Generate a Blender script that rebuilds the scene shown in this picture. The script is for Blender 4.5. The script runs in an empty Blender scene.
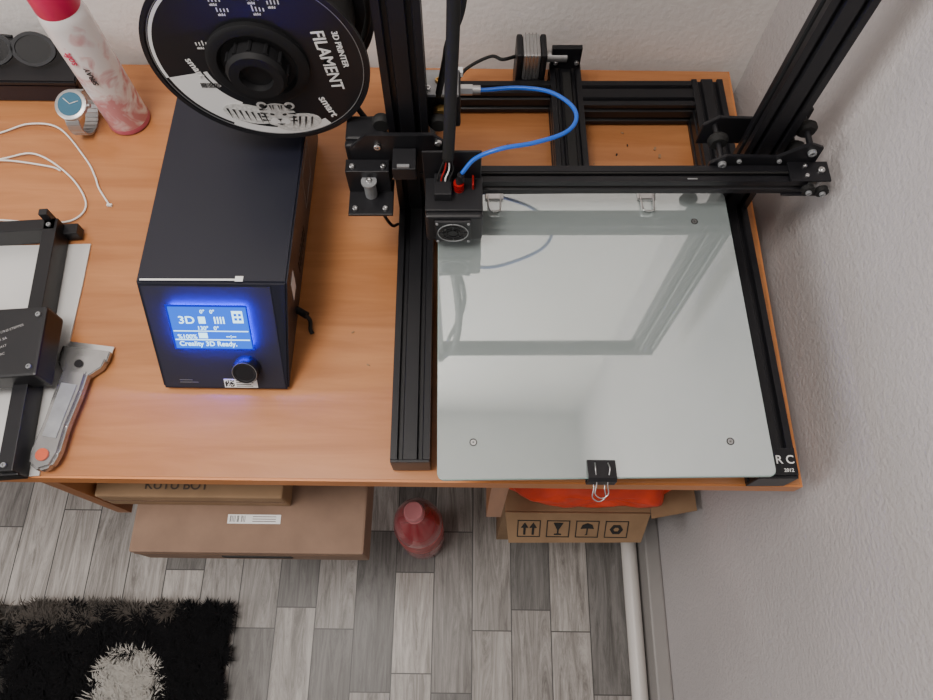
import bpy, bmesh, math, random
import numpy as np
from mathutils import Vector, Matrix, noise
random.seed(4); rng=np.random.default_rng(7)
S=bpy.context.scene
col=S.collection
def V(*a): return Vector(a)

# ------------------------------------------------------------ materials
def newmat(name):
    m=bpy.data.materials.new(name); m.use_nodes=True
    nt=m.node_tree; b=nt.nodes["Principled BSDF"]
    return m,nt,b
def mat(name,c,rough=.5,metal=0,coat=0,spec=.5,trans=0,ior=1.45,bump=0,bscale=200,var=0,vscale=8,emis=None,estr=0):
    m,nt,b=newmat(name)
    b.inputs["Base Color"].default_value=(*c,1)
    b.inputs["Roughness"].default_value=rough
    b.inputs["Metallic"].default_value=metal
    b.inputs["Coat Weight"].default_value=coat
    b.inputs["Specular IOR Level"].default_value=spec
    b.inputs["Transmission Weight"].default_value=trans
    b.inputs["IOR"].default_value=ior
    tc=nt.nodes.new("ShaderNodeNewGeometry")
    if emis:
        b.inputs["Emission Color"].default_value=(*emis,1); b.inputs["Emission Strength"].default_value=estr
    if bump:
        n=nt.nodes.new("ShaderNodeTexNoise"); n.inputs["Scale"].default_value=bscale; n.inputs["Detail"].default_value=4
        nt.links.new(tc.outputs["Position"],n.inputs["Vector"])
        bp=nt.nodes.new("ShaderNodeBump"); bp.inputs["Strength"].default_value=bump; bp.inputs["Distance"].default_value=.003
        nt.links.new(n.outputs["Fac"],bp.inputs["Height"]); nt.links.new(bp.outputs["Normal"],b.inputs["Normal"])
    if var:
        n=nt.nodes.new("ShaderNodeTexNoise"); n.inputs["Scale"].default_value=vscale; n.inputs["Detail"].default_value=5
        nt.links.new(tc.outputs["Position"],n.inputs["Vector"])
        r=nt.nodes.new("ShaderNodeValToRGB")
        r.color_ramp.elements[0].position=.3; r.color_ramp.elements[1].position=.7
        r.color_ramp.elements[0].color=(*[x*(1-var) for x in c],1); r.color_ramp.elements[1].color=(*[min(1,x*(1+var)) for x in c],1)
        nt.links.new(n.outputs["Fac"],r.inputs["Fac"]); nt.links.new(r.outputs["Color"],b.inputs["Base Color"])
    return m
def mapping(nt,scale,rot=(0,0,0)):
    g=nt.nodes.new("ShaderNodeNewGeometry"); mp=nt.nodes.new("ShaderNodeMapping")
    mp.inputs["Scale"].default_value=scale; mp.inputs["Rotation"].default_value=rot
    nt.links.new(g.outputs["Position"],mp.inputs["Vector"]); return mp
def wood(name,c1,c2,scale=(1.2,14,14),rough=.30):
    m,nt,b=newmat(name); mp=mapping(nt,scale)
    n=nt.nodes.new("ShaderNodeTexNoise"); n.inputs["Scale"].default_value=3; n.inputs["Detail"].default_value=9; n.inputs["Roughness"].default_value=.6; n.inputs["Distortion"].default_value=.7
    nt.links.new(mp.outputs[0],n.inputs["Vector"])
    r=nt.nodes.new("ShaderNodeValToRGB"); r.color_ramp.elements[0].position=.34; r.color_ramp.elements[1].position=.64
    r.color_ramp.elements[0].color=(*c1,1); r.color_ramp.elements[1].color=(*c2,1)
    nt.links.new(n.outputs["Fac"],r.inputs["Fac"]); nt.links.new(r.outputs["Color"],b.inputs["Base Color"])
    b.inputs["Roughness"].default_value=rough
    return m
M={}
M['desk']=wood("desk_cherry_laminate",(.390,.150,.052),(.500,.212,.082))
M['deskside']=wood("desk_panel_laminate",(.32,.125,.045),(.42,.175,.07),(14,14,1.2))
M['edge']=mat("desk_edge_band",(.58,.22,.07),.4,var=.1)
M['blk']=mat("black_anodised",(.008,.008,.010),.36,spec=.45)
M['blkp']=mat("black_plastic",(.009,.009,.011),.42)
M['blkm']=mat("navy_black_painted_steel",(.009,.010,.019),.36,bump=.08,bscale=1200)
M['hub']=mat("hub_black_plastic",(.008,.008,.009),.6,spec=.3)
M['rub']=mat("black_rubber",(.008,.008,.008),.7)
M['steel']=mat("steel",(.62,.62,.62),.28,metal=1)
M['alu']=mat("brushed_aluminium",(.5,.5,.5),.4,metal=.9)
M['grey']=mat("grey_metal",(.30,.31,.32),.45,metal=.5,var=.15,vscale=60)
M['lgrey']=mat("cast_grey_metal",(.42,.42,.42),.25,metal=.9,var=.12,vscale=40)
M['white']=mat("white_print",(.75,.75,.74),.5)
M['furw']=mat("tiger_white_print",(.60,.60,.58),.5,var=.25,vscale=300)
M['red']=mat("red_anodised",(.30,.006,.006),.35)
M['blue']=mat("blue_ptfe_tube",(.010,.11,.58),.3)
M['brass']=mat("brass",(.7,.45,.15),.3,metal=1)
M['card']=mat("cardboard",(.235,.150,.105),.85,var=.1,vscale=25,bump=.1,bscale=120)
M['card2']=mat("kraft_cardboard",(.30,.190,.105),.85,var=.1,vscale=25)
M['cardd']=mat("cardboard_dark_seam",(.14,.085,.055),.9)  # darker cardboard tone for the seam and flap lines
M['orange']=mat("orange_plastic_bag",(.80,.06,.02),.35,var=.2,vscale=20)
M['ink']=mat("dark_ink",(.02,.02,.02),.7)
M['mark']=mat("faded_marker",(.09,.065,.05),.8)
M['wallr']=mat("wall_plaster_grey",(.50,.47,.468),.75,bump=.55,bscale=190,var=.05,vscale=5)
M['wallb']=mat("wall_plaster_white",(.80,.765,.74),.8,bump=.3,bscale=120,var=.03,vscale=4)
M['ceil']=mat("ceiling_paint",(.72,.71,.69),.9)
M['trim']=mat("baseboard_paint",(.27,.255,.245),.5,var=.08)
M['pipe']=mat("white_pvc",(.62,.59,.56),.35)
def floor_mat():
    m,nt,b=newmat("floor_grey_wood_tile")
    g=nt.nodes.new("ShaderNodeNewGeometry"); sx=nt.nodes.new("ShaderNodeSeparateXYZ"); cx=nt.nodes.new("ShaderNodeCombineXYZ")
    nt.links.new(g.outputs["Position"],sx.inputs[0]); nt.links.new(sx.outputs[1],cx.inputs[0]); nt.links.new(sx.outputs[0],cx.inputs[1])
    ad=nt.nodes.new("ShaderNodeVectorMath"); ad.operation='ADD'; ad.inputs[1].default_value=(5.07,5.02,0); nt.links.new(cx.outputs[0],ad.inputs[0])
    br=nt.nodes.new("ShaderNodeTexBrick"); br.offset=.37; br.offset_frequency=2; br.squash=.62; br.squash_frequency=3
    br.inputs["Scale"].default_value=1; br.inputs["Brick Width"].default_value=.30; br.inputs["Row Height"].default_value=.0775
    br.inputs["Mortar Size"].default_value=.0012; br.inputs["Mortar Smooth"].default_value=.3; br.inputs["Bias"].default_value=0
    br.inputs["Color1"].default_value=(1,1,1,1); br.inputs["Color2"].default_value=(0,0,0,1); br.inputs["Mortar"].default_value=(.12,.12,.12,1)
    nt.links.new(ad.outputs[0],br.inputs["Vector"])
    cr=nt.nodes.new("ShaderNodeValToRGB"); e=cr.color_ramp.elements
    e[0].position=0; e[0].color=(.14,.135,.13,1); e[1].position=1; e[1].color=(.44,.415,.39,1)
    for p,c in ((.26,(.17,.162,.155,1)),(.33,(.29,.274,.26,1)),(.7,(.37,.35,.33,1))):
        k=e.new(p); k.color=c
    nt.links.new(br.outputs["Color"],cr.inputs["Fac"])
    mp=mapping(nt,(30,2.6,1)); n=nt.nodes.new("ShaderNodeTexNoise"); n.inputs["Scale"].default_value=1.6; n.inputs["Detail"].default_value=10; n.inputs["Roughness"].default_value=.80; n.inputs["Distortion"].default_value=1.6
    off=nt.nodes.new("ShaderNodeVectorMath"); off.operation='MULTIPLY_ADD'; off.inputs[1].default_value=(0,37,53); nt.links.new(br.outputs["Color"],off.inputs[0]); nt.links.new(mp.outputs[0],off.inputs[2])
    nt.links.new(off.outputs[0],n.inputs["Vector"])
    r=nt.nodes.new("ShaderNodeValToRGB"); r.color_ramp.elements[0].position=.37; r.color_ramp.elements[1].position=.62
    r.color_ramp.elements[0].color=(.40,.38,.36,1); r.color_ramp.elements[1].color=(1.22,1.21,1.2,1)
    nt.links.new(n.outputs["Fac"],r.inputs["Fac"])
    mx=nt.nodes.new("ShaderNodeMix"); mx.data_type='RGBA'; mx.blend_type='MULTIPLY'; mx.inputs[0].default_value=1
    nt.links.new(cr.outputs["Color"],mx.inputs[6]); nt.links.new(r.outputs["Color"],mx.inputs[7])
    mx2=nt.nodes.new("ShaderNodeMix"); mx2.data_type='RGBA'; mx2.inputs[7].default_value=(.045,.042,.04,1)
    nt.links.new(br.outputs["Fac"],mx2.inputs[0]); nt.links.new(mx.outputs[2],mx2.inputs[6])
    nt.links.new(mx2.outputs[2],b.inputs["Base Color"]); b.inputs["Roughness"].default_value=.42
    return m
M['floor']=floor_mat()
m,nt,b=newmat("bed_glass"); out=nt.nodes["Material Output"]
b.inputs["Roughness"].default_value=.6
g=mapping(nt,(6,6,6)); n=nt.nodes.new("ShaderNodeTexNoise"); n.inputs["Scale"].default_value=1.2; n.inputs["Detail"].default_value=6
nt.links.new(g.outputs[0],n.inputs["Vector"]); r=nt.nodes.new("ShaderNodeValToRGB")
r.color_ramp.elements[0].color=(.30,.36,.355,1); r.color_ramp.elements[1].color=(.40,.455,.45,1)
nt.links.new(n.outputs["Fac"],r.inputs["Fac"]); nt.links.new(r.outputs["Color"],b.inputs["Base Color"])
gl=nt.nodes.new("ShaderNodeBsdfGlossy"); gl.inputs["Color"].default_value=(.93,1,1,1)
g2=mapping(nt,(9,9,9)); n2=nt.nodes.new("ShaderNodeTexNoise"); n2.inputs["Scale"].default_value=1; n2.inputs["Detail"].default_value=5
nt.links.new(g2.outputs[0],n2.inputs["Vector"]); mr=nt.nodes.new("ShaderNodeMapRange"); mr.inputs[3].default_value=.005; mr.inputs[4].default_value=.06
nt.links.new(n2.outputs["Fac"],mr.inputs[0]); nt.links.new(mr.outputs[0],gl.inputs["Roughness"])
ms=nt.nodes.new("ShaderNodeMixShader"); ms.inputs[0].default_value=.50
nt.links.new(b.outputs[0],ms.inputs[1]); nt.links.new(gl.outputs[0],ms.inputs[2]); nt.links.new(ms.outputs[0],out.inputs[0]); M['bed']=m
M['bededge']=mat("bed_glass_edge",(.25,.36,.33),.1,coat=.5)
m,nt,b=newmat("spray_can_print"); g=mapping(nt,(1,1,1)); n=nt.nodes.new("ShaderNodeTexNoise"); n.inputs["Scale"].default_value=30; n.inputs["Detail"].default_value=3; n.inputs["Distortion"].default_value=1.5
nt.links.new(g.outputs[0],n.inputs["Vector"]); sp=nt.nodes.new("ShaderNodeSeparateXYZ"); nt.links.new(g.outputs[0],sp.inputs[0])
mr=nt.nodes.new("ShaderNodeMapRange"); mr.inputs[1].default_value=.76; mr.inputs[2].default_value=.92; mr.inputs[3].default_value=.10; mr.inputs[4].default_value=-.16; nt.links.new(sp.outputs[2],mr.inputs[0])
aa=nt.nodes.new("ShaderNodeMath"); nt.links.new(n.outputs["Fac"],aa.inputs[0]); nt.links.new(mr.outputs[0],aa.inputs[1])
r=nt.nodes.new("ShaderNodeValToRGB"); r.color_ramp.elements[0].position=.44; r.color_ramp.elements[1].position=.64
r.color_ramp.elements[0].color=(.75,.72,.72,1); r.color_ramp.elements[1].color=(.55,.25,.27,1)
nt.links.new(aa.outputs[0],r.inputs["Fac"]); nt.links.new(r.outputs["Color"],b.inputs["Base Color"]); b.inputs["Roughness"].default_value=.25; M['can']=m
M['pink']=mat("magenta_cap",(.62,.02,.10),.3); M['pinkl']=mat("dark_pink_band",(.42,.09,.13),.3)
M['lcdbg']=mat("lcd_backlight",(0,0,0),.3,emis=(.015,.16,1.0),estr=1.5)
M['lcdfr']=mat("lcd_blue_frame",(0,0,.05),.3,emis=(.0,.01,1.0),estr=.7)
M['lcdtx']=mat("lcd_lit_segments",(0,0,0),.3,emis=(.5,.85,1.0),estr=3.0)
M['lcdside']=mat("lcd_edge_leak",(0,0,.1),.3,emis=(.0,.0,1.0),estr=190)
M['bezel']=mat("front_bezel_plastic",(.02,.02,.03),.55)
M['filament']=mat("white_filament",(.8,.79,.76),.4)
M['redliq']=mat("red_soda_bottle",(.55,.03,.05),.12,coat=.6,trans=.35)
M['capp']=mat("bottle_cap",(.70,.25,.27),.4)
M['sheet']=mat("silver_white_sheet",(.62,.62,.61),.35,metal=.2)
M['face']=mat("watch_dial",(.03,.12,.19),.45)
M['lens']=mat("dark_lens",(.006,.006,.007),.06,coat=1)
M['rugb']=mat("rug_black_pile",(.006,.006,.007),.9,spec=.2)
M['rugw']=mat("rug_white_pile",(.50,.48,.44),.9)
M['rugg2']=mat("rug_taupe_pile",(.085,.075,.066),.9,spec=.2)
M['rugg']=mat("rug_backing",(.06,.055,.05),.95,var=.3,vscale=60)

# ------------------------------------------------------------ mesh helpers
def E(name,loc=(0,0,0),rz=0):
    o=bpy.data.objects.new(name,None); o.empty_display_size=.05; col.objects.link(o); o.location=loc; o.rotation_euler[2]=rz; return o
def link(name,me,m,parent):
    o=bpy.data.objects.new(name,me); col.objects.link(o)
    if m is not None and len(me.materials)==0: me.materials.append(m)
    if parent is not None:
        o.parent=parent
        o.matrix_parent_inverse=Matrix.Translation(-parent.location)
    return o
def raw(name,vs,fs,m,parent=None,smooth=False):
    me=bpy.data.meshes.new(name); me.from_pydata([tuple(v) for v in vs],[],fs); me.validate(); me.update()
    bm=bmesh.new(); bm.from_mesh(me); bmesh.ops.recalc_face_normals(bm,faces=bm.faces); bm.to_mesh(me); bm.free()
    if smooth: 
        for p in me.polygons: p.use_smooth=True
    return link(name,me,m,parent)
def box(name,lo,hi,m,parent=None,bev=0,rotz=0,seg=2,mtx=None):
    bm=bmesh.new(); bmesh.ops.create_cube(bm,size=1)
    lo=Vector(lo);hi=Vector(hi);c=(lo+hi)/2;d=hi-lo
    for v in bm.verts: v.co=Vector((v.co.x*d.x,v.co.y*d.y,v.co.z*d.z))
    if bev: bmesh.ops.bevel(bm,geom=bm.edges[:],offset=bev,segments=seg,affect='EDGES',profile=.6)
    T=Matrix.Translation(c)@Matrix.Rotation(rotz,4,'Z')
    if mtx is not None: T=mtx@Matrix.Translation(c)
    bmesh.ops.transform(bm,matrix=T,verts=bm.verts)
    me=bpy.data.meshes.new(name); bm.to_mesh(me); bm.free()
    return link(name,me,m,parent)
def frame(o,x,y):
    x=Vector(x).normalized(); y=Vector(y); z=x.cross(y).normalized(); y=z.cross(x)
    Mx=Matrix.Identity(4)
    for i in range(3): Mx[i][0]=x[i];Mx[i][1]=y[i];Mx[i][2]=z[i];Mx[i][3]=o[i]
    return Mx
def prism(name,pts,z0,z1,m,parent=None,mtx=Matrix.Identity(4),bev=0):
    n=len(pts); vs=[mtx@Vector((x,y,z0)) for x,y in pts]+[mtx@Vector((x,y,z1)) for x,y in pts]
    fs=[list(range(n))[::-1],list(range(n,2*n))]+[[i,(i+1)%n,n+(i+1)%n,n+i] for i in range(n)]
    o=raw(name,vs,fs,m,parent)
    if bev:
        bm=bmesh.new(); bm.from_mesh(o.data); bmesh.ops.bevel(bm,geom=bm.edges[:],offset=bev,segments=2,affect='EDGES'); bm.to_mesh(o.data); bm.free()
    return o
def lathe(name,prof,m,parent=None,mtx=Matrix.Identity(4),seg=32,smooth=True):
    vs=[];fs=[]
    for r,z in prof:
        for i in range(seg):
            a=2*math.pi*i/seg; vs.append(mtx@Vector((r*math.cos(a),r*math.sin(a),z)))
    for k in range(len(prof)-1):
        for i in range(seg):
            j=(i+1)%seg; fs.append([k*seg+i,k*seg+j,(k+1)*seg+j,(k+1)*seg+i])
    fs.append(list(range(seg))[::-1]); fs.append([(len(prof)-1)*seg+i for i in range(seg)])
    o=raw(name,vs,fs,m,parent)
    if smooth:
        for p in o.data.polygons: p.use_smooth = len(p.vertices)==4
        md=o.modifiers.new("es","EDGE_SPLIT"); md.split_angle=math.radians(35)
    return o
def zframe(p0,p1):
    p0=Vector(p0);p1=Vector(p1); z=(p1-p0).normalized(); a=V(0,0,1) if abs(z.z)<.9 else V(1,0,0)
    x=a.cross(z).normalized(); y=z.cross(x); Mx=Matrix.Identity(4)
    for i in range(3): Mx[i][0]=x[i];Mx[i][1]=y[i];Mx[i][2]=z[i];Mx[i][3]=p0[i]
    return Mx,(p1-p0).length
def cyl(name,p0,p1,r,m,parent=None,seg=24,r2=None,ch=0):
    Mx,L=zframe(p0,p1); r2=r if r2 is None else r2
    pr=[(r,0),(r2,L)] if not ch else [(r-ch,0),(r,ch),(r2,L-ch),(r2-ch,L)]
    return lathe(name,pr,m,parent,Mx,seg)
def ring(name,r0,r1,d,m,mtx,parent,seg=36):
    vs=[];fs=[]
    prof=[(r0,0),(r0,d),(r1,d),(r1,0)]
    for r,z in prof:
        for i in range(seg):
            a=2*math.pi*i/seg; vs.append(mtx@Vector((r*math.cos(a),r*math.sin(a),z)))
    for k in range(4):
        for i in range(seg):
            j=(i+1)%seg; q=(k+1)%4; fs.append([k*seg+i,k*seg+j,q*seg+j,q*seg+i])
    return raw(name,vs,fs,m,parent)
def catmull(pts,n=10):
    P=[Vector(p) for p in pts]; P=[P[0]*2-P[1]]+P+[P[-1]*2-P[-2]]; out=[]
    for i in range(1,len(P)-2):
        for k in range(n):
            t=k/n; a,b,c,d=P[i-1:i+3]
            out.append(.5*((2*b)+(c-a)*t+(2*a-5*b+4*c-d)*t*t+(3*b-a-3*c+d)*t**3))
    out.append(P[-2]); return out
def tube(name,pts,r,m,parent=None,seg=8,n=10,smoothpath=True):
    P=catmull(pts,n) if smoothpath else [Vector(p) for p in pts]
    vs=[];fs=[];up=None
    for i,p in enumerate(P):
        t=(P[min(i+1,len(P)-1)]-P[max(i-1,0)]).normalized()
        if up is None:
            up=V(0,0,1) if abs(t.z)<.9 else V(1,0,0)
        x=(up-t*up.dot(t)).normalized(); y=t.cross(x); up=x
        for k in range(seg):
            a=2*math.pi*k/seg; vs.append(p+x*r*math.cos(a)+y*r*math.sin(a))
    for i in range(len(P)-1):
        for k in range(seg):
            j=(k+1)%seg; fs.append([i*seg+k,i*seg+j,(i+1)*seg+j,(i+1)*seg+k])
    fs.append(list(range(seg))); fs.append([(len(P)-1)*seg+k for k in range(seg)])
    return raw(name,vs,fs,m,parent,True)
def text(name,s,o,x,y,size,m,parent,align='LEFT',ext=.0002,sx=1):
    cu=bpy.data.curves.new(name,'FONT'); cu.body=s; cu.size=size; cu.align_x=align; cu.extrude=ext; cu.offset=size*.012
    t=bpy.data.objects.new(name,cu); col.objects.link(t); bpy.context.view_layer.update()
    dg=bpy.context.evaluated_depsgraph_get(); me=bpy.data.meshes.new_from_object(t.evaluated_get(dg)); bpy.data.objects.remove(t)
    me.transform(frame(o,x,y)@Matrix.Diagonal((sx,1,1,1))); me.materials.clear(); me.name=name
    return link(name,me,m,parent)
def slot_profile(w,h,cell=.02,sw=.0065,sd=.0048):
    pts=[]
    def side(p0,d,nrm,L):
        n=max(1,round(L/cell)); c=L/n
        for k in range(n):
            m0=(k+.5)*c
            if k==0: pts.append((p0[0],p0[1]))
            for off,dep in ((-sw/2,0),(-sw/2+.001,sd*.35),(-sw*.75,sd*.35),(-sw*.4,sd),(sw*.4,sd),(sw*.75,sd*.35),(sw/2-.001,sd*.35),(sw/2,0)):
                q=m0+off; pts.append((p0[0]+d[0]*q-nrm[0]*dep,p0[1]+d[1]*q-nrm[1]*dep))
    side((-w/2,-h/2),(1,0),(0,-1),w); side((w/2,-h/2),(0,1),(1,0),h); side((w/2,h/2),(-1,0),(0,1),w); side((-w/2,h/2),(0,-1),(-1,0),h)
    return pts
def extr(name,p0,p1,w,h,wdir,m,parent):
    p0=Vector(p0);p1=Vector(p1);z=(p1-p0).normalized();x=Vector(wdir).normalized();y=z.cross(x)
    Mx=Matrix.Identity(4)
    for i in range(3): Mx[i][0]=x[i];Mx[i][1]=y[i];Mx[i][2]=z[i];Mx[i][3]=p0[i]
    return prism(name,slot_profile(w,h),0,(p1-p0).length,m,parent,Mx)
def bolt(name,p,d,r,parent,m=None):
    p=Vector(p); d=Vector(d).normalized(); m=m or M['steel']
    Mx,L=zframe(p,p+d*r*.9)
    return lathe(name,[(r,0),(r,L*.8),(r*.85,L),(r*.5,L),(r*.45,L*.4)],m,parent,Mx,12)

# ------------------------------------------------------------ room
XW=.382; YW=.742
box("floor",(-2.4,-2.4,-.05),(XW+.1,YW+.1,0),M['floor'])
box("wall_back",(-2.4,YW,0),(XW+.1,YW+.1,2.5),M['wallb'])
box("wall_right",(XW,-2.4,0),(XW+.1,YW,2.5),M['wallr'])
box("ceiling",(-2.4,-2.4,2.5),(XW+.1,YW+.1,2.6),M['ceil'])
box("baseboard_right",(XW-.03,-2.4,0),(XW-.0005,YW-.001,.075),M['trim'],bev=.004)
cyl("trim_1",(XW-.048,-2.4,.0165),(XW-.048,YW-.01,.0165),.0155,M['pipe'],seg=20)

# ------------------------------------------------------------ desk
D=E("desk",(-.2,.44,0))
box("top",(-.95,.161,.727),(.352,.728,.75),M['desk'],D,bev=.001)
box("front_edge_band",(-.95,.1585,.7275),(.352,.161,.7495),M['edge'],D)
box("side_edge_band",(.352,.1585,.7275),(.3545,.728,.7495),M['edge'],D)
box("panel_1",(-.478,.166,.50),(-.460,.72,.727),M['deskside'],D)
box("panel_2",(.030,.166,.50),(.050,.72,.727),M['deskside'],D)
box("shelf",(-.460,.24,.482),(.030,.72,.50),M['deskside'],D)
for i,x in enumerate((-.478,.030)):
    box("leg_panel_%d"%i,(x,.42,0),(x+.018,.72,.482),M['deskside'],D)
box("leg_panel_2",(.332,.42,0),(.349,.72,.727),M['deskside'],D)
box("leg_panel_3",(-.94,.42,0),(-.922,.72,.727),M['deskside'],D)

# ------------------------------------------------------------ printer
P=E("desktop_3d_printer",(.128,.45,.75),.016)
XL,XR=-.060,.308
def B(n,lo,hi,m='blk',bev=.0008,**k): return box(n,lo,hi,M[m],P,bev,**k)
extr("rail_1",(XL,.176,.772),(XL,.672,.772),.04,.036,(1,0,0),M['blk'],P)
extr("rail_2",(XR,.158,.772),(XR,.672,.772),.04,.036,(1,0,0),M['blk'],P)
extr("centre_beam",(.127,.17,.772),(.127,.70,.772),.04,.034,(1,0,0),M['blk'],P)
extr("cross_beam",(XL+.02,.485,.772),(XR-.018,.485,.772),.04,.034,(0,1,0),M['blk'],P)
extr("back_beam_1",(.147,.65,.772),(XR-.018,.65,.772),.04,.034,(0,1,0),M['blk'],P)
extr("back_beam_2",(XL+.02,.66,.772),(.107,.66,.772),.02,.034,(0,1,0),M['blk'],P)
B("rail_cap_1",(XL-.02,.173,.754),(XL+.02,.176,.79)); B("rail_cap_2",(XR-.02,.155,.754),(XR+.02,.158,.79))
for i,(x,y) in enumerate(((XL,.2),(XL,.65),(XR,.2),(XR,.65),(.127,.2),(.127,.68))):
    cyl("foot_%d"%i,(x,y,.7501),(x,y,.7545),.012,M['rub'],P)
extr("upright_1",(XL,.485,.79),(XL,.485,1.33),.04,.02,(1,0,0),M['blk'],P)
extr("upright_2",(XR,.485,.79),(XR,.485,1.33),.04,.02,(1,0,0),M['blk'],P)
extr("top_beam",(XL-.02,.485,1.34),(XR+.02,.485,1.34),.02,.02,(0,1,0),M['blk'],P)
B("nameplate",(XR-.004,.158,.7902),(XR+.020,.186,.7912),bev=.0002)
text("nameplate_text","R C",(XR-.001,.170,.7913),(1,0,0),(0,1,0),.012,M['white'],P)
text("nameplate_text_2","2012",(XR+.006,.1615,.7913),(1,0,0),(0,1,0),.005,M['white'],P)
BX0,BX1,BY0,BY1=-.0310,.2800,.1445,.4565
bedM=Matrix.Translation((.125,.30,0))@Matrix.Rotation(.008,4,'Z')@Matrix.Translation((-.125,-.30,0))
def rrect(x0,y0,x1,y1,r,n=6):
    o=[]
    for cx,cy,a0 in ((x1-r,y0+r,-90),(x1-r,y1-r,0),(x0+r,y1-r,90),(x0+r,y0+r,180)):
        for k in range(n+1):
            a=math.radians(a0+90*k/n); o.append((cx+r*math.cos(a),cy+r*math.sin(a)))
    return o
prism("glass_bed",rrect(BX0,BY0,BX1,BY1,.006),.8412,.845,M['bed'],P,bedM)
prism("glass_bed_rim",rrect(BX0-.0006,BY0-.0006,BX1+.0006,BY1+.0006,.0065),.8408,.8440,M['bededge'],P,bedM)
prism("heated_plate",rrect(BX0+.002,BY0+.003,BX1-.002,BY1-.003,.006),.8375,.8408,M['grey'],P,bedM)
B("bed_carriage",(.03,.20,.806),(.225,.40,.810),'grey')
for i,(x,y) in enumerate(((.003,.178),(.2435,.178),(.2418,.4203),(.003,.4203))):
    Mx=Matrix.Translation((x,y,.8451))
    ring("bed_screw_ring_%d"%i,.0026,.0036,.0003,M['ink'],Mx,P,20)
    lathe("bed_screw_%d"%i,[(.0026,0),(.0026,.0002),(.001,.0002),(.001,0)],M['alu'],P,Mx,16)
    cyl("bed_spring_%d"%i,(x,y,.811),(x,y,.8374),.0045,M['steel'],P,12)
    cyl("bed_knob_%d"%i,(x,y,.797),(x,y,.8055),.012,M['blkp'],P,20)
    B("bed_arm_%d"%i,(min(x,.127),y-.008,.806),(max(x,.127),y+.008,.8095),'grey')
for i,x in enumerate((.028,.193)):
    B("bed_clip_%d"%i,(x-.010,.447,.838),(x+.010,.459,.8475),'steel',.0015)
    tube("bed_clip_wire_%d"%i,[(x-.007,.452,.8485),(x-.006,.434,.850),(x-.003,.431,.850),(x+.003,.431,.850),(x+.006,.434,.850),(x+.007,.452,.8485)],.0009,M['steel'],P,6)
extr("gantry_beam",(-.03,.445,.885),(.345,.445,.885),.02,.02,(0,1,0),M['blk'],P)
B("belt",(-.05,.4440,.8955),(.35,.4460,.8968),'rub',0)
B("beam_scale",(.222,.4375,.8951),(.232,.4390,.8956),'grey',0)
def xz(name,pts,y0,y1,m='blk'):
    Mx=frame((0,y1,0),(1,0,0),(0,0,1))
    return prism(name,pts,0,y1-y0,M[m],P,Mx,bev=.0006)
RP=[(.247,.868),(.350,.868),(.354,.898),(.353,.920),(.338,.926),(.312,.906),(.26,.908),(.247,.897)]
xz("right_plate_front",RP,.456,.460)
xz("right_plate_back",RP,.505,.509)
for i,(x,z) in enumerate(((.259,.897),(.343,.915),(.344,.884))):
    lathe("right_wheel_%d"%i,[(.008,0),(.0105,.003),(.0105,.007),(.008,.010)],M['rub'],P,zframe((x,.480,z),(x,.49,z))[0],24)
    cyl("right_axle_%d"%i,(x,.460,z),(x,.505,z),.003,M['blkp'],P,12)
    bolt("right_bolt_%d"%i,(x,.456,z),(0,-1,0),.0042,P,M['grey'])
for i,x in enumerate((.275,.316)): bolt("right_plate_bolt_%d"%i,(x,.456,.901),(0,-1,0),.0024,P,M['grey'])
B("tensioner_lower",(.325,.433,.8725),(.366,.457,.8755)); B("tensioner_upper",(.325,.433,.8965),(.366,.457,.899))
cyl("tensioner_pulley",(.357,.445,.8757),(.357,.445,.8963),.0075,M['alu'],P,20)
for i,(x,y) in enumerate(((.357,.445),(.342,.439),(.342,.451))): bolt("tensioner_bolt_%d"%i,(x,y,.899),(0,0,1),.0036 if i==0 else .0022,P)
cyl("tensioner_wheel_1",(.346,.4325,.888),(.346,.427,.888),.0065,M['rub'],P,20); bolt("tens_b",(.346,.427,.888),(0,-1,0),.003,P,M['grey'])
cyl("tensioner_wheel_2",(.361,.4325,.886),(.361,.427,.886),.0065,M['rub'],P,20); bolt("tens_b2",(.361,.427,.886),(0,-1,0),.003,P,M['grey'])
xz("left_plate",[(-.118,.872),(-.02,.872),(-.02,.925),(-.035,.94),(-.10,.94),(-.118,.92)],.456,.460)
B("x_motor_front",(-.124,.461,.878),(-.084,.470,.918),'blkp',.003)
B("x_motor_body",(-.124,.470,.878),(-.084,.500,.918),'blkp',.003)
B("x_motor_bracket",(-.124,.412,.868),(-.078,.456,.8715))
B("x_motor_bracket_side",(-.124,.440,.8715),(-.080,.4555,.905))
for i,(x,y) in enumerate(((-.117,.419),(-.086,.419),(-.117,.446),(-.086,.446))): bolt("bracket_bolt_%d"%i,(x,y,.8716 if i<2 else .9051),(0,0,1),.0028,P)
cyl("x_motor_pulley",(-.101,.436,.872),(-.101,.436,.893),.0062,M['grey'],P,20)
cyl("x_motor_pulley_flange",(-.101,.436,.893),(-.101,.436,.8955),.0080,M['grey'],P,20)
bolt("x_pulley_screw",(-.101,.436,.8955),(0,0,1),.003,P)
for i,(x,z) in enumerate(((-.09,.925),(-.03,.93),(-.03,.885),(-.06,.905))): bolt("left_bolt_%d"%i,(x,.456,z),(0,-1,0),.0036,P)
for i,z in enumerate((.885,.925)):
    for j,x in enumerate((-.087,-.030)):
        lathe("left_wheel_%d%d"%(i,j),[(.008,0),(.010,.003),(.010,.007),(.008,.010)],M['rub'],P,zframe((x,.480,z),(x,.49,z))[0],20)
B("limit_switch",(-.075,.430,.905),(-.052,.4555,.922),'blkp'); B("limit_switch_pin",(-.070,.431,.922),(-.058,.434,.925),'grey',.0003)
cyl("lead_screw",(-.06,.522,.79),(-.06,.522,1.28),.004,M['steel'],P,12)
B("z_motor",(-.081,.505,.7545),(-.039,.547,.790),'blkp',.003)
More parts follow.
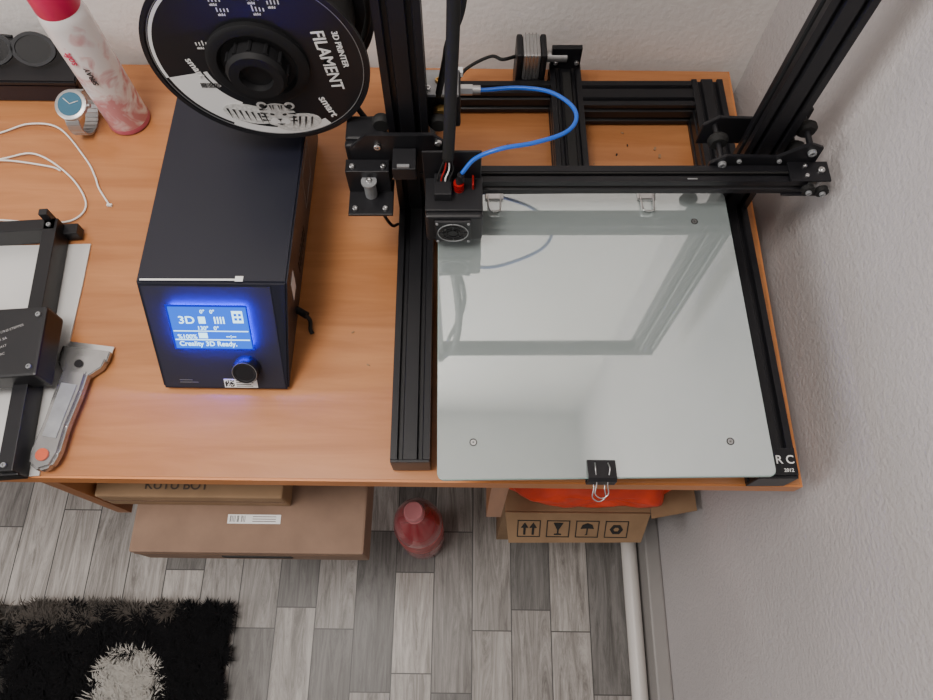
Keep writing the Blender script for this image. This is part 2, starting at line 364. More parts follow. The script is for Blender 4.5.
B("extruder_body",(-.05,.500,.900),(-.008,.535,.945),'blkp',.003)
B("extruder_plate",(-.045,.498,.945),(-.010,.53,.949),'grey',.001)
for i,(x,y) in enumerate(((-.04,.505),(-.016,.505),(-.016,.524),(-.03,.515))): bolt("extruder_bolt_%d"%i,(x,y,.949),(0,0,1),.0032,P,M['brass'] if i==3 else None)
cyl("extruder_gear",(-.028,.496,.93),(-.028,.488,.93),.008,M['brass'],P,18)
cyl("fitting_nut",(-.008,.52,.932),(.004,.52,.932),.0055,M['steel'],P,6)
cyl("fitting_collar",(.004,.52,.932),(.012,.52,.932),.0045,M['alu'],P,16)
tube("bowden_tube",[(.006,.52,.932),(.018,.52,.932),(.05,.516,.939),(.080,.506,.944),(.100,.487,.946),(.103,.468,.947),(.090,.450,.950),(.060,.436,.953),(.030,.428,.955),(.006,.424,.946),(-.007,.419,.930)],.0021,M['blue'],P,10)
B("fan_shroud",(-.043,.388,.860),(.0135,.432,.902),'blkp',.003)
B("fan_shroud_lip",(-.043,.394,.902),(.0135,.434,.905),'blkp',.001)
B("fan_frame",(-.034,.3845,.8625),(.002,.388,.8985),'blkp',.001)
cyl("fan_hole",(-.016,.3848,.8805),(-.016,.3842,.8805),.0155,M['ink'],P,32)
fm=frame((-.016,.3842,.8805),(1,0,0),(0,0,1))
for k,(a,bb) in enumerate(((.0148,.0155),(.0105,.0110),(.0065,.0070))): ring("fan_grill_%d"%k,a,bb,.0009,M['grey'] if k==0 else M['blk'],fm,P)
cyl("fan_hub",(-.016,.3842,.8805),(-.016,.3832,.8805),.0048,M['hub'],P,20)
for k in range(8):
    a=k*math.pi/4; c=V(-.016,.3838,.8805); d=V(math.cos(a),0,math.sin(a)); tube("fan_spoke_%d"%k,[c+d*.0045,c+d*.0155],.0005,M['blk'],P,5,1,False)
for i in range(4): bolt("fan_bolt_%d"%i,(-.016+(.0155 if i%2 else -.0155),.3845,.8805+(.0155 if i//2 else -.0155)),(0,-1,0),.0014,P,M['grey'])
B("hotend_plate",(-.045,.432,.868),(.012,.4345,.945))
for k in range(4): cyl("heatsink_fin_%d"%k,(-.010,.419,.905+k*.0030),(-.010,.419,.9064+k*.0030),.0052,M['red'],P,24)
cyl("heatsink_core",(-.010,.419,.902),(-.010,.419,.920),.003,M['blkp'],P,12)
B("heater_block_cover",(-.034,.405,.905),(-.017,.430,.916),'blkp')
cyl("hotend_fitting",(-.008,.419,.918),(-.008,.419,.928),.0034,M['blkp'],P,12)
B("hotend_clip",(.003,.418,.905),(.005,.43,.913),'red')
for k in range(4):
    x=-.030+k*.004; tube("hotend_wire_%d"%k,[(x,.420,.905),(x-.001,.421,.918),(x+.003,.425,.930),(-.020,.430,.948)],.0008,M[('rub','red','white','rub')[k]],P,6)
tube("cable_sheath",[(-.020,.428,.940),(-.018,.435,.975),(-.016,.446,1.02),(-.013,.455,1.09),(-.012,.458,1.17),(-.02,.452,1.25),(-.045,.448,1.30)],.0056,M['rub'],P,10)
tube("cable_sheath_2",[(-.030,.50,.945),(-.022,.50,.99),(-.018,.480,1.03),(-.006,.47,1.08),(-.006,.472,1.16),(-.03,.47,1.27)],.0033,M['rub'],P,10)
tube("motor_cable",[(-.10,.50,.90),(-.118,.52,.92),(-.112,.53,.96),(-.095,.53,1.0),(-.088,.51,1.05),(-.095,.50,1.12)],.003,M['rub'],P,8)
tube("motor_cable_2",[(-.095,.43,.868),(-.090,.435,.83),(-.086,.445,.80),(-.084,.47,.765)],.0018,M['rub'],P,8)
B("y_motor_cap_1",(.062,.674,.786),(.070,.712,.826),'blkp',.003); B("y_motor_body",(.070,.674,.786),(.092,.712,.826),'alu',.003); B("y_motor_cap_2",(.092,.674,.786),(.100,.712,.826),'blkp',.003)
for k in range(4): B("y_motor_lamination_%d"%k,(.073+k*.0045,.6735,.787),(.0742+k*.0045,.7125,.8265),'lgrey',0)
B("y_motor_shelf",(.062,.672,.7545),(.100,.714,.786),'blk',.001)
B("y_motor_mount",(.107,.690,.79),(.145,.697,.822),'blk'); cyl("y_pulley",(.101,.694,.806),(.127,.694,.806),.007,M['alu'],P,20)
for i,x in enumerate((.113,.14)): bolt("y_mount_bolt_%d"%i,(x,.69,.8),(0,-1,0),.003,P)
B("y_belt",(.122,.20,.792),(.132,.68,.7935),'rub',0)
tube("y_motor_cable",[(.062,.70,.80),(.045,.69,.805),(.03,.70,.80),(0,.70,.78),(-.02,.69,.762),(-.06,.69,.757)],.0022,M['rub'],P,8)
B("connector",(-.02,.675,.79),(-.005,.685,.798),'white')

# binder clip
C=E("binder_clip",(.125,.15,.845))
Mx=frame((.112,0,0),(0,1,0),(0,0,1))
prism("body",[(.1415,.836),(.1425,.8345),(.160,.8395),(.160,.8375),(.1425,.8325),(.1395,.836),(.1395,.849),(.1425,.852),(.160,.8478),(.160,.8458),(.1425,.850),(.1415,.849)],0,.026,M['blkp'],C,Mx)
for s,z in ((1,.850),(-1,.835)):
    zz=z-.001 if s>0 else z
    tube("wire_%d"%s,[(.119,.157,zz),(.1185,.150,z+s*.003),(.120,.138,z-.004),(.119,.130,z-.009),(.125,.1265,z-.011),(.131,.130,z-.009),(.130,.138,z-.004),(.1315,.150,z+s*.003),(.131,.157,zz)],.0006,M['steel'],C,6)

# ------------------------------------------------------------ control box
K=E("printer_control_box",(-.257,.43,.75))
x0,x1=-.331,-.180
def xr(z): return -.194+(z-.755)/.108*.014
cs=[(.257,.755),(.332,.863),(.60,.863),(.60,.755)]
vs=[V(x0,y,z) for y,z in cs]+[V(xr(z),y,z) for y,z in cs]
case=raw("case",vs,[(0,1,2,3),(7,6,5,4),(0,4,5,1),(1,5,6,2),(2,6,7,3),(3,7,4,0)],M['blkm'],K)
bm=bmesh.new(); bm.from_mesh(case.data); bmesh.ops.bevel(bm,geom=bm.edges[:],offset=.002,segments=2,affect='EDGES'); bm.to_mesh(case.data); bm.free()
for i,(x,y) in enumerate(((-.32,.28),(-.205,.28),(-.32,.59),(-.205,.59))): cyl("foot_%d"%i,(x,y,.7501),(x,y,.7556),.008,M['rub'],K,16)
fv=V(0,.075,.108).normalized(); FO=V(x0,.257,.755)
FM=frame(FO,(1,0,0),fv)
sgn=1 if (FM.to_3x3()@V(0,0,1)).y<0 else -1
def FB(n,u0,v0,u1,v1,d0,d1,m,bev=0): return box(n,(u0,v0,min(d0*sgn,d1*sgn)),(u1,v1,max(d0*sgn,d1*sgn)),m,K,bev,mtx=FM)
FB("front_panel",.004,.004,.134,.127,.0,.0008,M['bezel'])
u0,v0,u1,v1=.029,.058,.106,.105
FB("lcd_leak",u0,v0,u1,v1,.0008,.0046,M['lcdside'])
FB("lcd_frame",u0-.0032,v0-.0026,u1+.0026,v1+.0032,.0046,.0051,M['lcdfr'])
FB("lcd_screen",u0-.0010,v0-.0010,u1+.0010,v1+.0010,.0051,.0057,M['lcdbg'])
def FT(n,s,u,v,size,al='LEFT',sx=1): return text(n,s,FM@V(u,v,.0058*sgn),(1,0,0),fv,size,M['lcdtx'],K,al,sx=sx)
FT("lcd_t1","3D",u0+.007,v0+.029,.012,sx=1.15); FT("lcd_t2","0°   0°",u0+.031,v0+.041,.0058); FT("lcd_t3","130°   0°",u0+.025,v0+.0215,.0062)
FT("lcd_t4","%100%",u0+.003,v0+.011,.007); FT("lcd_t5","Creality 3D Ready.",u0+.003,v0+.0022,.0078)
FT("lcd_t6","--:--",u0+.053,v0+.012,.007)
LT=M['lcdtx']; a0,a1=.0057,.0059
FB("lcd_bar_1",u0,v0+.0195,u1,v0+.0205,a0,a1,LT); FB("lcd_bar_2",u0,v0+.0090,u1,v0+.0102,a0,a1,LT)
FB("lcd_icon_1",u0+.028,v0+.029,u0+.035,v0+.037,a0,a1,LT)
FB("lcd_fan",u0+.063,v0+.030,u0+.074,v0+.044,a0,a1,LT)
for a,bq in ((.0650,.033),(.0695,.033),(.0650,.038),(.0695,.038)): FB("lcd_fan_hole",u0+a,v0+bq,u0+a+.003,v0+bq+.003,a1,.0060,M['lcdbg'])
for k in range(4): FB("lcd_heat_%d"%k,u0+.044+k*.003,v0+.029,u0+.0455+k*.003,v0+.037,a0,a1,LT)
FB("lcd_bar_3",u0+.025,v0+.0115,u0+.034,v0+.018,a0,a1,LT)
kp=FM@V(.0965,.031,.0008*sgn); nn=(FM.to_3x3()@V(0,0,sgn))
lathe("knob",[(.0145,0),(.0145,.010),(.0132,.0125),(.0105,.0125),(.010,.0118)],M['blkp'],K,zframe(kp,kp+nn)[0],36)
ring("knob_chamfer",.0126,.0131,.0003,M['alu'],zframe(kp+nn*.0125,kp+nn*.02)[0],K,36)
FB("qr_label",.068,.004,.104,.015,.0008,.0012,M['white'])
for i in range(9):
    for j in range(8):
        if random.random()<.55: FB("qr",.0690+i*.0011,.005+j*.0011,.0701+i*.0011,.0061+j*.0011,.0012,.0013,M['ink'])
for j in range(4): FB("qr_line",.081,.0055+j*.0023,.100-random.random()*.006,.0065+j*.0023,.0012,.0013,M['ink'])
FB("print_mark_1",.020,.010,.040,.0106,.0008,.0010,M['grey']); FB("print_mark_2",.020,.013,.034,.0135,.0008,.0010,M['grey'])
box("white_tape",(-.327,.3335,.8631),(-.228,.3355,.8634),M['white'],K,rotz=.01); box("white_tape_tag",(-.232,.333,.8631),(-.224,.339,.8635),M['white'],K)
def SB(n,y0,z0,y1,z1,m,d=.0005):
    c=[V(xr(z0)-.0003,y0,z0),V(xr(z0)-.0003,y1,z0),V(xr(z1)-.0003,y1,z1),V(xr(z1)-.0003,y0,z1)]; c2=[p+V(d+.0003,0,0) for p in c]
    raw(n,c+c2,[(0,1,2,3),(7,6,5,4),(0,4,5,1),(1,5,6,2),(2,6,7,3),(3,7,4,0)],m,K)
SB("side_label",.345,.80,.362,.835,M['white'])
for q in ((.47,.79,.471,.85),(.52,.79,.521,.85),(.47,.849,.521,.85),(.47,.79,.521,.791)): SB("side_outline",*q,M['grey'])
for k in range(7): SB("side_vent_%d"%k,.39+k*.008,.78,.393+k*.008,.80,M['ink'])
xs_=xr(.768)
cyl("cable_plug_1",(xs_-.001,.35,.768),(xs_+.012,.342,.768),.0042,M['rub'],K,12); tube("cable_1",[(xs_+.010,.343,.768),(xs_+.015,.338,.763),(xs_+.015,.330,.757),(xs_+.017,.326,.754)],.0024,M['rub'],K)
box("spool_post",(-.215,.566,.863),(-.180,.570,1.02),M['blkm'],K,.0008); box("spool_post_foot",(-.215,.566,.863),(-.183,.598,.866),M['blkm'],K,.0008)

# ------------------------------------------------------------ filament spool
Q=E("filament_spool",(-.192,.52,.995))
sc=V(-.192,.487,.995)
def SY(y): return frame((sc.x,y,sc.z),(1,0,0),(0,0,1))
R=.1005
ring("flange_front",.020,R,.003,M['blkp'],SY(.490),Q,96)
ring("flange_back",.020,R,.003,M['blkp'],SY(.558),Q,96)
ring("flange_rim",R-.004,R,.0042,M['blkp'],SY(.490),Q,96)
ring("rim_line",R-.0062,R-.0056,.0034,M['grey'],SY(.490),Q,96)
ring("filament_core",.020,.082,.065,M['rub'],SY(.555),Q,64)
lathe("hub_cup",[(.046,0),(.046,.004),(.043,.006),(.036,.006),(.033,.002),(.022,.002)],M['hub'],Q,SY(.487),64)
lathe("hub_nut",[(.027,0),(.027,.014),(.024,.018),(.015,.018),(.014,.012),(.004,.012)],M['hub'],Q,SY(.486),32)
for k in range(12):
    a=k*math.pi/6; c=V(sc.x+.0268*math.cos(a),.486,sc.z+.0268*math.sin(a)); cyl("hub_rib_%d"%k,c,c+V(0,-.013,0),.0022,M['hub'],Q,8)
cyl("rod",(sc.x,.480,sc.z),(sc.x,.5655,sc.z),.008,M['hub'],Q,20)
def sector(name,a0,a1,r0,r1,m,y,n=28):
    vs=[];fs=[]
    for k in range(n+1):
        a=math.radians(a0+(a1-a0)*k/n)
        for r in (r0,r1): vs.append(V(sc.x+r*math.cos(a),y,sc.z+r*math.sin(a)))
    for k in range(n): fs.append([2*k,2*k+1,2*k+3,2*k+2])
    return raw(name,vs,fs,m,Q)
YF=.4868
sector("label_white",192,240,.058,.091,M['white'],YF)
sector("label_white_2",240,304,.085,.094,M['white'],YF-.0001)
sector("label_arc",132,192,.0905,.0935,M['white'],YF)
sector("label_arc_2",192,214,.052,.056,M['white'],YF)
# printed tiger (flat print on the label)
TF=SY(YF-.0002)
def ell(cx,cy,rx,ry,n=28,rot=0):
    o=[]
    for k in range(n):
        a=2*math.pi*k/n; x,y=rx*math.cos(a),ry*math.sin(a); o.append((cx+x*math.cos(rot)-y*math.sin(rot),cy+x*math.sin(rot)+y*math.cos(rot)))
    return o
def TP(n,pts,m,l): return prism(n,pts,l*.0002,l*.0002+.0002,M[m],Q,TF)
TP("tiger_body",ell(-.026,-.066,.026,.013,28,-.25),'furw',0)
TP("tiger_chest",ell(.020,-.077,.024,.012,28,.25),'furw',0)
TP("tiger_head",ell(.002,-.067,.018,.0165),'furw',1)
for s in (-1,1):
    TP("tiger_ear",ell(.002+s*.0135,-.0535,.0052,.0048,16),'furw',1); TP("tiger_ear_in",ell(.002+s*.0135,-.0540,.0028,.0026,12),'ink',2)
    TP("tiger_eye",ell(.002+s*.0062,-.0655,.0024,.0013,12,s*.35),'ink',3)
    TP("tiger_cheek",ell(.002+s*.0048,-.0755,.0052,.0042,16),'white',2)
    for k in range(4):
        y=-.0585-.0050*k; TP("tiger_stripe",[(.002+s*.0175,y+.0008),(.002+s*.0095,y-.0008),(.002+s*.0172,y-.0016)],'ink',3)
    for k in range(2): TP("tiger_brow",[(.002+s*(.002+.003*k),-.0525),(.002+s*(.0035+.003*k),-.0530),(.002+s*(.0030+.002*k),-.0600)],'ink',3)
    for k in range(4): TP("chest_stripe",[(.016+k*.006,-.0675-.0005*k),(.018+k*.006,-.068),(.014+k*.006+s*.001,-.082+s*.002)],'ink',2)
for k in range(7):
    x=-.048+k*.0058; yc=-.0600-.0012*k; TP("body_stripe",[(x,yc+.002),(x+.0024,yc+.002),(x+.0030,yc-.012),(x+.0018,yc-.006)],'ink',2)
TP("tiger_nose",[(-.0005,-.0715),(.0045,-.0715),(.002,-.0745)],'ink',4); TP("tiger_mouth",[(-.002,-.0785),(.006,-.0785),(.002,-.0805)],'ink',4)
for k in range(14):
    box("barcode",(sc.x-.062+k*.0013,YF-.0005,sc.z-.031),(sc.x-.062+k*.0013+.0004+.0004*random.random(),YF-.0002,sc.z-.025),M['ink'],Q)
text("txt_filament","FILAMENT",(sc.x+.054,YF-.0004,sc.z+.037),(.12,0,-1),(1,0,.12),.0165,M['white'],Q,sx=.92)
text("txt_printer","3D PRINTER",(sc.x+.072,YF-.0004,sc.z+.037),(.12,0,-1),(1,0,.12),.0076,M['white'],Q)
text("txt_brand","smart",(sc.x+.046,YF-.0009,sc.z-.042),(.35,0,-1),(1,0,.35),.012,M['white'],Q)
text("txt_brand_2","smart",(sc.x-.066,YF-.0006,sc.z+.004),(.3,0,-1),(1,0,.3),.010,M['white'],Q)
for i,(dx,dz) in enumerate(((-.024,.066),(-.020,.056),(.008,.068),(.010,.057),(-.05,.02),(.024,.064))):
    for j in range(4):
        box("icon",(sc.x+dx+j*.003,YF-.0005,sc.z+dz),(sc.x+dx+j*.003+.0010,YF-.0002,sc.z+dz+.003+.003*random.random()),M['white'],Q)
    text("icon_t","ab3d",(sc.x+dx,YF-.0004,sc.z+dz-.004),(1,0,0),(0,0,1),.0032,M['white'],Q)

# ------------------------------------------------------------ left side things
A=E("spray_can",(-.445,.632,.75)); Tm=Matrix.Translation((-.445,.632,.7505))
lathe("body",[(.024,0),(.0268,.002),(.0268,.006),(.0262,.008)],M['pinkl'],A,Tm,40)
lathe("body_print",[(.0262,.008),(.0262,.165),(.024,.178),(.018,.186)],M['can'],A,Tm,40)
lathe("cap",[(.0235,.176),(.0245,.180),(.0240,.215),(.022,.222),(.012,.224)],M['pink'],A,Tm,40)
text("txt2","SPRAY",(-.437,.6050,.84),(0.0,0,1),(-1,0,0),.009,M['ink'],A); text("txt3","soft",(-.447,.6052,.87),(0.0,0,1),(-1,0,0),.012,M['pink'],A)

W=E("wristwatch",(-.494,.628,.75))
wc=V(-.494,.622,.776)
for k in range(30):
    a=2*math.pi*k/30; ry,rz=.0285,.0245
    c=V(wc.x,wc.y+ry*math.cos(a),wc.z+rz*math.sin(a)-.001)
    if 60<math.degrees(a)<120: continue
    t=V(0,-ry*math.sin(a),rz*math.cos(a))
    Mx=frame(c,(1,0,0),t); box("link_%d"%k,(-.0085,-.0026,-.0012),(.0085,.0026,.0012),M['alu'],W,.0005,mtx=Mx)
wm=frame((wc.x,wc.y-.008,wc.z+.020),(1,0,0),(0,1,.35))
lathe("case",[(.016,-.004),(.0195,-.002),(.0195,.003),(.0175,.004),(.001,.004)],M['alu'],W,wm,36)
cyl("dial",wm@V(0,0,.0041),wm@V(0,0,.0046),.0150,M['face'],W,36)
for a in (20,140): 
    d=V(math.cos(math.radians(a)),math.sin(math.radians(a)),0); tube("hand_%d"%a,[wm@V(0,0,.0050),wm@(d*.011+V(0,0,.0050))],.0005,M['white'],W,5,1,False)
cyl("crown",wm@V(.019,0,0),wm@V(.023,0,0),.0025,M['steel'],W,12)

T=E("storage_box",(-.58,.70,.75))
prism("body",[(-.68,.660),(-.506,.660),(-.512,.730),(-.68,.730)],.7503,.782,M['blkm'],T,bev=.003)
prism("lid",[(-.683,.657),(-.503,.657),(-.509,.7335),(-.683,.7335)],.782,.790,M['blkp'],T,bev=.002)
G=E("sunglasses",(-.575,.70,.80))
for i,x in enumerate((-.607,-.553)):
    gm=frame((x,.690,.809),(1,0,0),(0,.75,.65))
    pts=[(.025*math.cos(t)*(1+.08*math.cos(2*t)),.018*math.sin(t)+(.003 if math.sin(t)>0 else 0)) for t in [2*math.pi*k/28 for k in range(28)]]
    prism("lens_%d"%i,[(a*.86,b_*.86) for a,b_ in pts],-.0008,.0008,M['lens'],G,gm)
    vs=[gm@V(a*f,b_*f,z) for z in (-.0015,.0018) for f in (.86,1.06) for a,b_ in pts]; n=28
    fs=[]
    for k in range(n):
        j=(k+1)%n; fs+= [[k,j,n+j,n+k],[2*n+k,2*n+j,3*n+j,3*n+k],[k,j,2*n+j,2*n+k],[n+k,n+j,3*n+j,3*n+k]]
    raw("frame_%d"%i,vs,fs,M['blkp'],G)
tube("bridge",[(-.585,.695,.813),(-.580,.698,.816),(-.575,.695,.813)],.002,M['blkp'],G)
tube("temple_1",[(-.528,.698,.817),(-.522,.710,.813),(-.523,.726,.799),(-.545,.730,.7935)],.002,M['blkp'],G)
tube("temple_2",[(-.632,.698,.817),(-.637,.710,.813),(-.635,.727,.799),(-.60,.730,.7935)],.002,M['blkp'],G)

H=E("filament_strand",(-.52,.54,.75))
z=.7525
tube("strand_1",[(-.70,.57,z),(-.65,.59,z),(-.606,.607,z),(-.571,.62,z+.002),(-.529,.611,z+.004),(-.487,.566,z),(-.470,.540,z),(-.461,.522,z),(-.444,.499,z)],.0012,M['filament'],H,6)
tube("strand_2",[(-.66,.55,z),(-.595,.565,z),(-.551,.571,z+.003),(-.499,.537,z+.004),(-.472,.499,z),(-.483,.475,z),(-.519,.471,z),(-.58,.474,z),(-.64,.474,z)],.0012,M['filament'],H,6)
tube("strand_3",[(-.64,.553,z+.003),(-.59,.56,z+.004),(-.53,.553,z+.002),(-.515,.548,z)],.0012,M['filament'],H,6)
box("strand_end",(-.446,.496,.7503),(-.440,.499,.7535),M['filament'],H)

LZ=E("laser_engraver",(-.56,.31,.75))
ang=.085
LM=Matrix.Translation((-.487,.455,0))@Matrix.Rotation(ang,4,'Z')
def LB(n,lo,hi,m,bev=.001): return box(n,lo,hi,M[m],LZ,bev,mtx=LM)
prism("sheet",[(-.30,-.001),(.032,-.016),(.030,-.07),(.016,-.297),(-.30,-.30)],.7502,.7525,M['sheet'],LZ,LM)
LB("back_bar",(-.30,-.012,.753),(.004,.003,.782),'blk'); LB("front_bar",(-.30,-.300,.753),(.006,-.286,.772),'blk')
LB("side_bar",(-.010,-.298,.753),(.006,.003,.782),'blk'); LB("corner_arm",(.004,-.010,.753),(.022,.004,.768),'blk')
LB("corner_post",(-.010,.000,.753),(.0,.008,.795),'blkp'); LB("left_bar",(-.30,-.298,.753),(-.285,.003,.782),'blk')
LB("head_block",(-.085,-.205,.770),(.026,-.125,.804),'blkp',.003)
LB("head_motor",(-.115,-.185,.775),(-.055,-.115,.820),'blkp',.004)
LB("gantry_arm",(-.30,-.170,.775),(-.10,-.150,.795),'blk')
for i,s in enumerate(("MODEL 17HS STEPPER","DC 12V  1.5A","S/N 2012 0417","MADE IN PRC")):
    text("label_%d"%i,s,LM@V(-.032,-.160-.009*i,.8043),LM.to_3x3()@V(1,.35,0),LM.to_3x3()@V(-.35,1,0),.0040,M['lgrey'],LZ)
cyl("head_lens",LM@V(-.085,-.14,.820),LM@V(-.085,-.14,.826),.012,M['blkm'],LZ,24)
for i,(a,c_) in enumerate(((-.003,-.292),(-.003,-.006),(.018,-.135),(.018,-.195))): bolt("bolt_%d"%i,LM@V(a,c_,.782 if i<2 else .804),(0,0,1),.0028,LZ,M['grey'])

SR=E("paint_scraper",(-.43,.24,.75))
d=V(-.016,-.13,0).normalized(); sm=frame((-.4235,.302,.752),d,(-d.y,d.x,0))
prism("handle",[(.028,-.014),(.05,-.0150),(.09,-.0135),(.12,-.0155),(.135,-.012),(.141,0),(.135,.012),(.12,.0155),(.09,.0135),(.05,.0150),(.028,.014)],.002,.015,M['lgrey'],SR,sm,bev=.003)
prism("neck",[(.010,-.026),(.020,-.025),(.032,-.014),(.032,.014),(.020,.025),(.010,.026)],.001,.011,M['lgrey'],SR,sm,bev=.001)
prism("clamp",[(.000,-.0275),(.013,-.0275),(.013,.0275),(.000,.0275)],.002,.009,M['lgrey'],SR,sm,bev=.001)
prism("blade",[(-.008,-.026),(.004,-.026),(.004,.026),(-.008,.026)],.0005,.0018,M['steel'],SR,sm)
cyl("screw",sm@V(.020,0,.011),sm@V(.020,0,.013),.0045,M['blk'],SR,16)
prism("grip_inset",[(.045,-.0085),(.105,-.0075),(.105,.0075),(.045,.0085)],.0152,.0158,M['grey'],SR,sm)
cyl("red_button",sm@V(.124,0,.0145),sm@V(.124,0,.0168),.0066,mat("orange_red_button",(.6,.10,.04),.4),SR,20)

SC=E("plastic_scraps",(.2,.58,.75))
for i,(x,y) in enumerate(((.205,.60),(.24,.595),(.245,.583),(.19,.585),(.16,.57),(.20,.62),(.23,.56),(.05,.60),(-.13,.33),(-.11,.29))):
    s=.0007+.0008*random.random(); box("scrap_%d"%i,(x-s*2,y-s,.7502),(x+s*2,y+s,.7502+s),M['blkp' if i%3==0 and i<8 else 'card2'],SC,rotz=random.random()*3,bev=s*.2)

# ------------------------------------------------------------ under the desk
def carton(name,lo,hi,m,bev=.003):
    e=E(name,((lo[0]+hi[0])/2,(lo[1]+hi[1])/2,lo[2])); box("body",lo,hi,m,e,bev); return e
lo,hi=(-.424,.106,.5005),(-.127,.46,.566)
c1=carton("cardboard_box",lo,hi,M['card'])
box("tape_seam",(lo[0],.28,.566),(hi[0],.282,.5664),M['cardd'],c1)
box("front_flap_line",(lo[0]+.003,.1052,.553),(hi[0]-.003,.1062,.5545),M['cardd'],c1)
box("hand_slot",(-.315,.1048,.522),(-.225,.1062,.536),M['ink'],c1)
box("ship_label",(-.304,.1425,.5661),(-.236,.154,.5666),M['white'],c1)
for i in range(22): 
    if random.random()<.7: box("lab",(-.301+i*.0009,.1445,.5666),(-.3005+i*.0009,.1525,.5668),M['ink'],c1)
for j in range(3): box("labl",(-.272,.145+j*.003,.5666),(-.242,.1458+j*.003,.5668),M['mark'],c1)
c2=carton("cardboard_box",(-.455,.165,.567),(-.224,.42,.618),M['card2'])
box("front_seam",(-.453,.1642,.595),(-.226,.1652,.5965),M['cardd'],c2)
text("marker_2","KUTU BOY",(-.395,.175,.6185),(1,0,0),(0,1,0),.016,M['mark'],c2)
c3=E("cardboard_box",(.20,.36,0))
X0,X1,Y0,Y1,Zt=.066,.302,.205,.415,.33
for n,a,b_ in (("front",(X0,Y0,.001),(X1,Y0+.004,Zt)),("back",(X0,Y1-.004,.001),(X1,Y1,Zt)),("side_1",(X0,Y0+.004,.001),(X0+.004,Y1-.004,Zt)),("side_2",(X1-.004,Y0+.004,.001),(X1,Y1-.004,Zt)),("bottom",(X0,Y0,.0005),(X1,Y1,.004)),("inner_top",(X0+.004,Y0+.004,Zt-.004),(X1-.004,Y1-.004,Zt-.001))): box(n,a,b_,M['card2'],c3)
prism("flap_front",[(0,0),(X1-X0,0),(X1-X0-.008,.062),(.008,.066)],-.003,0,M['card2'],c3,frame((X0,Y0-.0005,Zt),(1,0,0),(0,-.62,-.78)))
prism("flap_side",[(0,0),(.20,0),(.18,.066),(.01,.072)],0,.003,M['card2'],c3,frame((X1+.001,Y0-.01,Zt),(0,1,0),(1,0,.35)))
for k in range(4):
    o=V(X0+.040+k*.048,Y0-.0005,Zt)+V(0,-.62,-.78)*.034+V(0,-.78,.62)*.0032
    fm2=frame(o,(1,0,0),(0,.62,.78))
    for q in ((-.019,-.018,.019,-.0165),(-.019,.0165,.019,.018),(-.019,-.018,-.0175,.018),(.0175,-.018,.019,.018)): box("symbol_frame",(q[0],q[1],0),(q[2],q[3],.0006),M['ink'],c3,mtx=fm2)
    if k==0:
        for dx in (-.007,.007): prism("arrow",[(dx-.0018,-.013),(dx+.0018,-.013),(dx+.0018,.002),(dx+.006,.002),(dx,.013),(dx-.006,.002),(dx-.0018,.002)],0,.0008,M['ink'],c3,fm2)
    elif k==1: prism("glass_sym",[(-.006,-.013),(.006,-.013),(.006,-.011),(.0012,-.010),(.0012,-.002),(.008,.013),(-.008,.013),(-.0012,-.002),(-.0012,-.010),(-.006,-.011)],0,.0008,M['ink'],c3,fm2)
    elif k==2: prism("umbrella_sym",[(-.011,.001),(-.008,.009),(0,.013),(.008,.009),(.011,.001),(.001,.002),(.001,-.012),(-.003,-.013),(-.001,-.010),(-.001,.002)],0,.0008,M['ink'],c3,fm2)
    else: ring("recycle_sym",.005,.011,.0008,M['ink'],fm2,c3,6)
OB=E("orange_plastic_bag",(.185,.305,.33))
bm=bmesh.new(); bmesh.ops.create_icosphere(bm,subdivisions=5,radius=1)
for v in bm.verts:
    c=v.co.copy(); n_=1+.14*noise.noise(c*2.2)+.05*noise.noise(c*6)
    v.co=V(.200+.124*max(-1.05,min(1.05,c.x*1.3))*n_,.303+.090*max(-1,min(1,c.y*1.3))*n_,max(.3335,.372+.056*c.z*n_))
me=bpy.data.meshes.new("bag"); bm.to_mesh(me); bm.free()
for p in me.polygons: p.use_smooth=True
link("bag",me,M['orange'],OB)

bt=E("soda_bottle",(-.084,.205,0)); bm_=Matrix.Translation((-.084,.205,.001))
lathe("body",[(.030,0),(.040,.006),(.044,.02),(.044,.07),(.0415,.09),(.044,.11),(.044,.19),(.040,.225),(.027,.262),(.0145,.285),(.0135,.305)],M['redliq'],bt,bm_,40)
lathe("label",[(.0446,.115),(.0446,.185)],mat("bottle_label",(.45,.08,.08),.4,var=.4,vscale=40),bt,bm_,40)
lathe("cap",[(.0155,.298),(.016,.300),(.016,.316),(.0145,.319),(.002,.319)],M['capp'],bt,bm_,28)
ring("neck_ring",.0136,.0175,.003,M['capp'],Matrix.Translation((-.084,.205,.293)),bt,24)

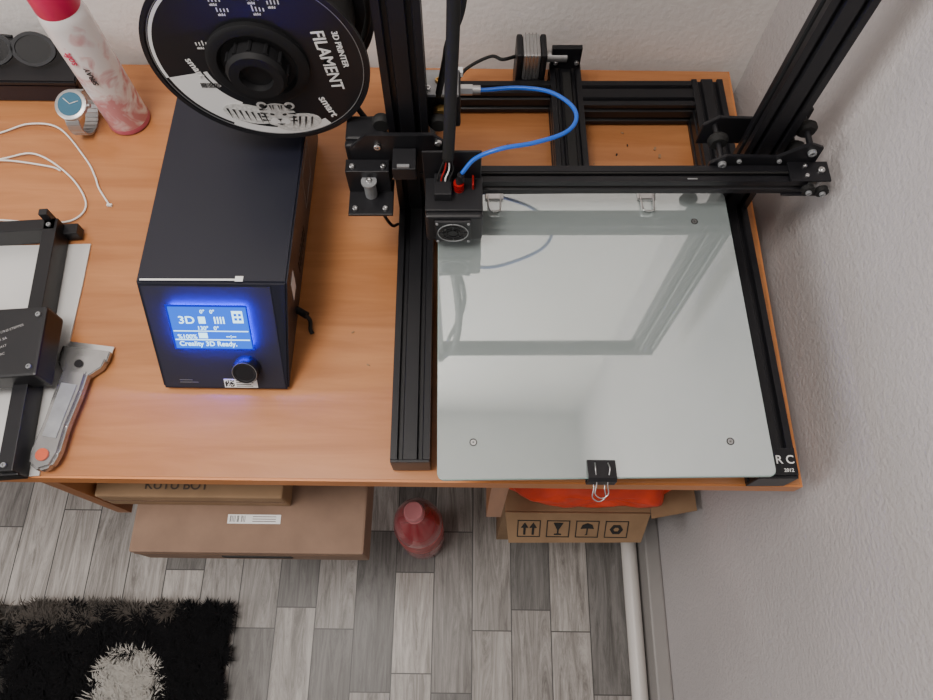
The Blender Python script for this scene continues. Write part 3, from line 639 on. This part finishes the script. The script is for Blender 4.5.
# ------------------------------------------------------------ shag rug
RG=E("shag_rug",(-.9,-.3,0))
rx0,rx1,ry0,ry1=-1.25,-.455,-.75,.066
box("backing",(rx0,ry0,.0005),(rx1,ry1,.008),M['rugg'],RG,.002)
N=24000
xs=rng.uniform(rx0,rx1,N); ys=rng.uniform(ry0,ry1,N)
N2=40000; xs=np.concatenate([xs,rng.uniform(-.85,rx1,N2)]); ys=np.concatenate([ys,rng.uniform(-.16,ry1,N2)])
def kind(x,y):
    if (x+.632)**2+(y+.076)**2<.058**2: return 1
    if (x+.98)**2+(y+.30)**2<.15**2 or (x+.62)**2+(y+.42)**2<.10**2: return 1
    if y>.050-.02*max(0,min(1,(-x-.55)*4)) and x<-.55 and noise.noise(V(x*30,y*30,0))>-.25: return 2
    return 0
vs=[];fs=[];mi=[]
for x,y in zip(xs,ys):
    w=kind(x+.014*(random.random()-.5),y+.014*(random.random()-.5))
    cl=noise.noise(V(x*45,y*45,3))
    a=random.random()*2.0+cl*6; L=.010+.016*random.random(); h=(.014+.012*random.random())*(1+.35*cl)
    if w==1: h*=1.15
    dx,dy=math.cos(a),math.sin(a); px,py=-dy*.0012,dx*.0012; b0=len(vs)
    vs+=[(x-px,y-py,.007),(x+px,y+py,.007),(x+dx*L*.4+px,y+dy*L*.4+py,.007+h*.75),(x+dx*L*.4-px,y+dy*L*.4-py,.007+h*.75),(x+dx*L,y+dy*L,.007+h)]
    fs+=[(b0,b0+1,b0+2,b0+3),(b0+3,b0+2,b0+4)]; mi+=[w]*2
me=bpy.data.meshes.new("pile"); me.from_pydata(vs,[],fs)
for k in ('rugb','rugw','rugg2'): me.materials.append(M[k])
me.polygons.foreach_set("material_index",mi); me.update(); link("pile",me,None,RG)

# ------------------------------------------------------------ light
w=bpy.data.worlds.new("World"); S.world=w; w.use_nodes=True
w.node_tree.nodes["Background"].inputs[0].default_value=(1,.965,.94,1); w.node_tree.nodes["Background"].inputs[1].default_value=.27
def area(name,loc,tgt,sx,sy,pw,c=(1,1,1)):
    l=bpy.data.lights.new(name,'AREA'); l.shape='RECTANGLE'; l.size=sx; l.size_y=sy; l.energy=pw; l.color=c
    o=bpy.data.objects.new(name,l); col.objects.link(o); o.location=loc
    o.rotation_euler=(Vector(tgt)-Vector(loc)).to_track_quat('-Z','Y').to_euler(); return o
area("ceiling_lamp",(-.55,.02,2.46),(-.50,.05,0),.6,.6,29,(1,.94,.88))
area("window_light",(-2.3,-.5,1.75),(0,.35,.9),1.2,1.2,23,(1,.965,.95))

# ------------------------------------------------------------ camera
p=math.radians(67); rho=.012
F=Vector((0,math.cos(p),-math.sin(p))); U0=Vector((0,math.sin(p),math.cos(p))); X=Vector((1,0,0))
Rr=X*math.cos(rho)+U0*math.sin(rho); U=U0*math.cos(rho)-X*math.sin(rho)
cd=bpy.data.cameras.new("camera"); cd.sensor_width=36; cd.lens=36*700/933; cd.clip_start=.01
cam=bpy.data.objects.new("camera",cd); col.objects.link(cam)
Mc=Matrix.Identity(4)
for i in range(3): Mc[i][0]=Rr[i];Mc[i][1]=U[i];Mc[i][2]=-F[i]
Mc[2][3]=1.48
cam.matrix_world=Mc; S.camera=cam
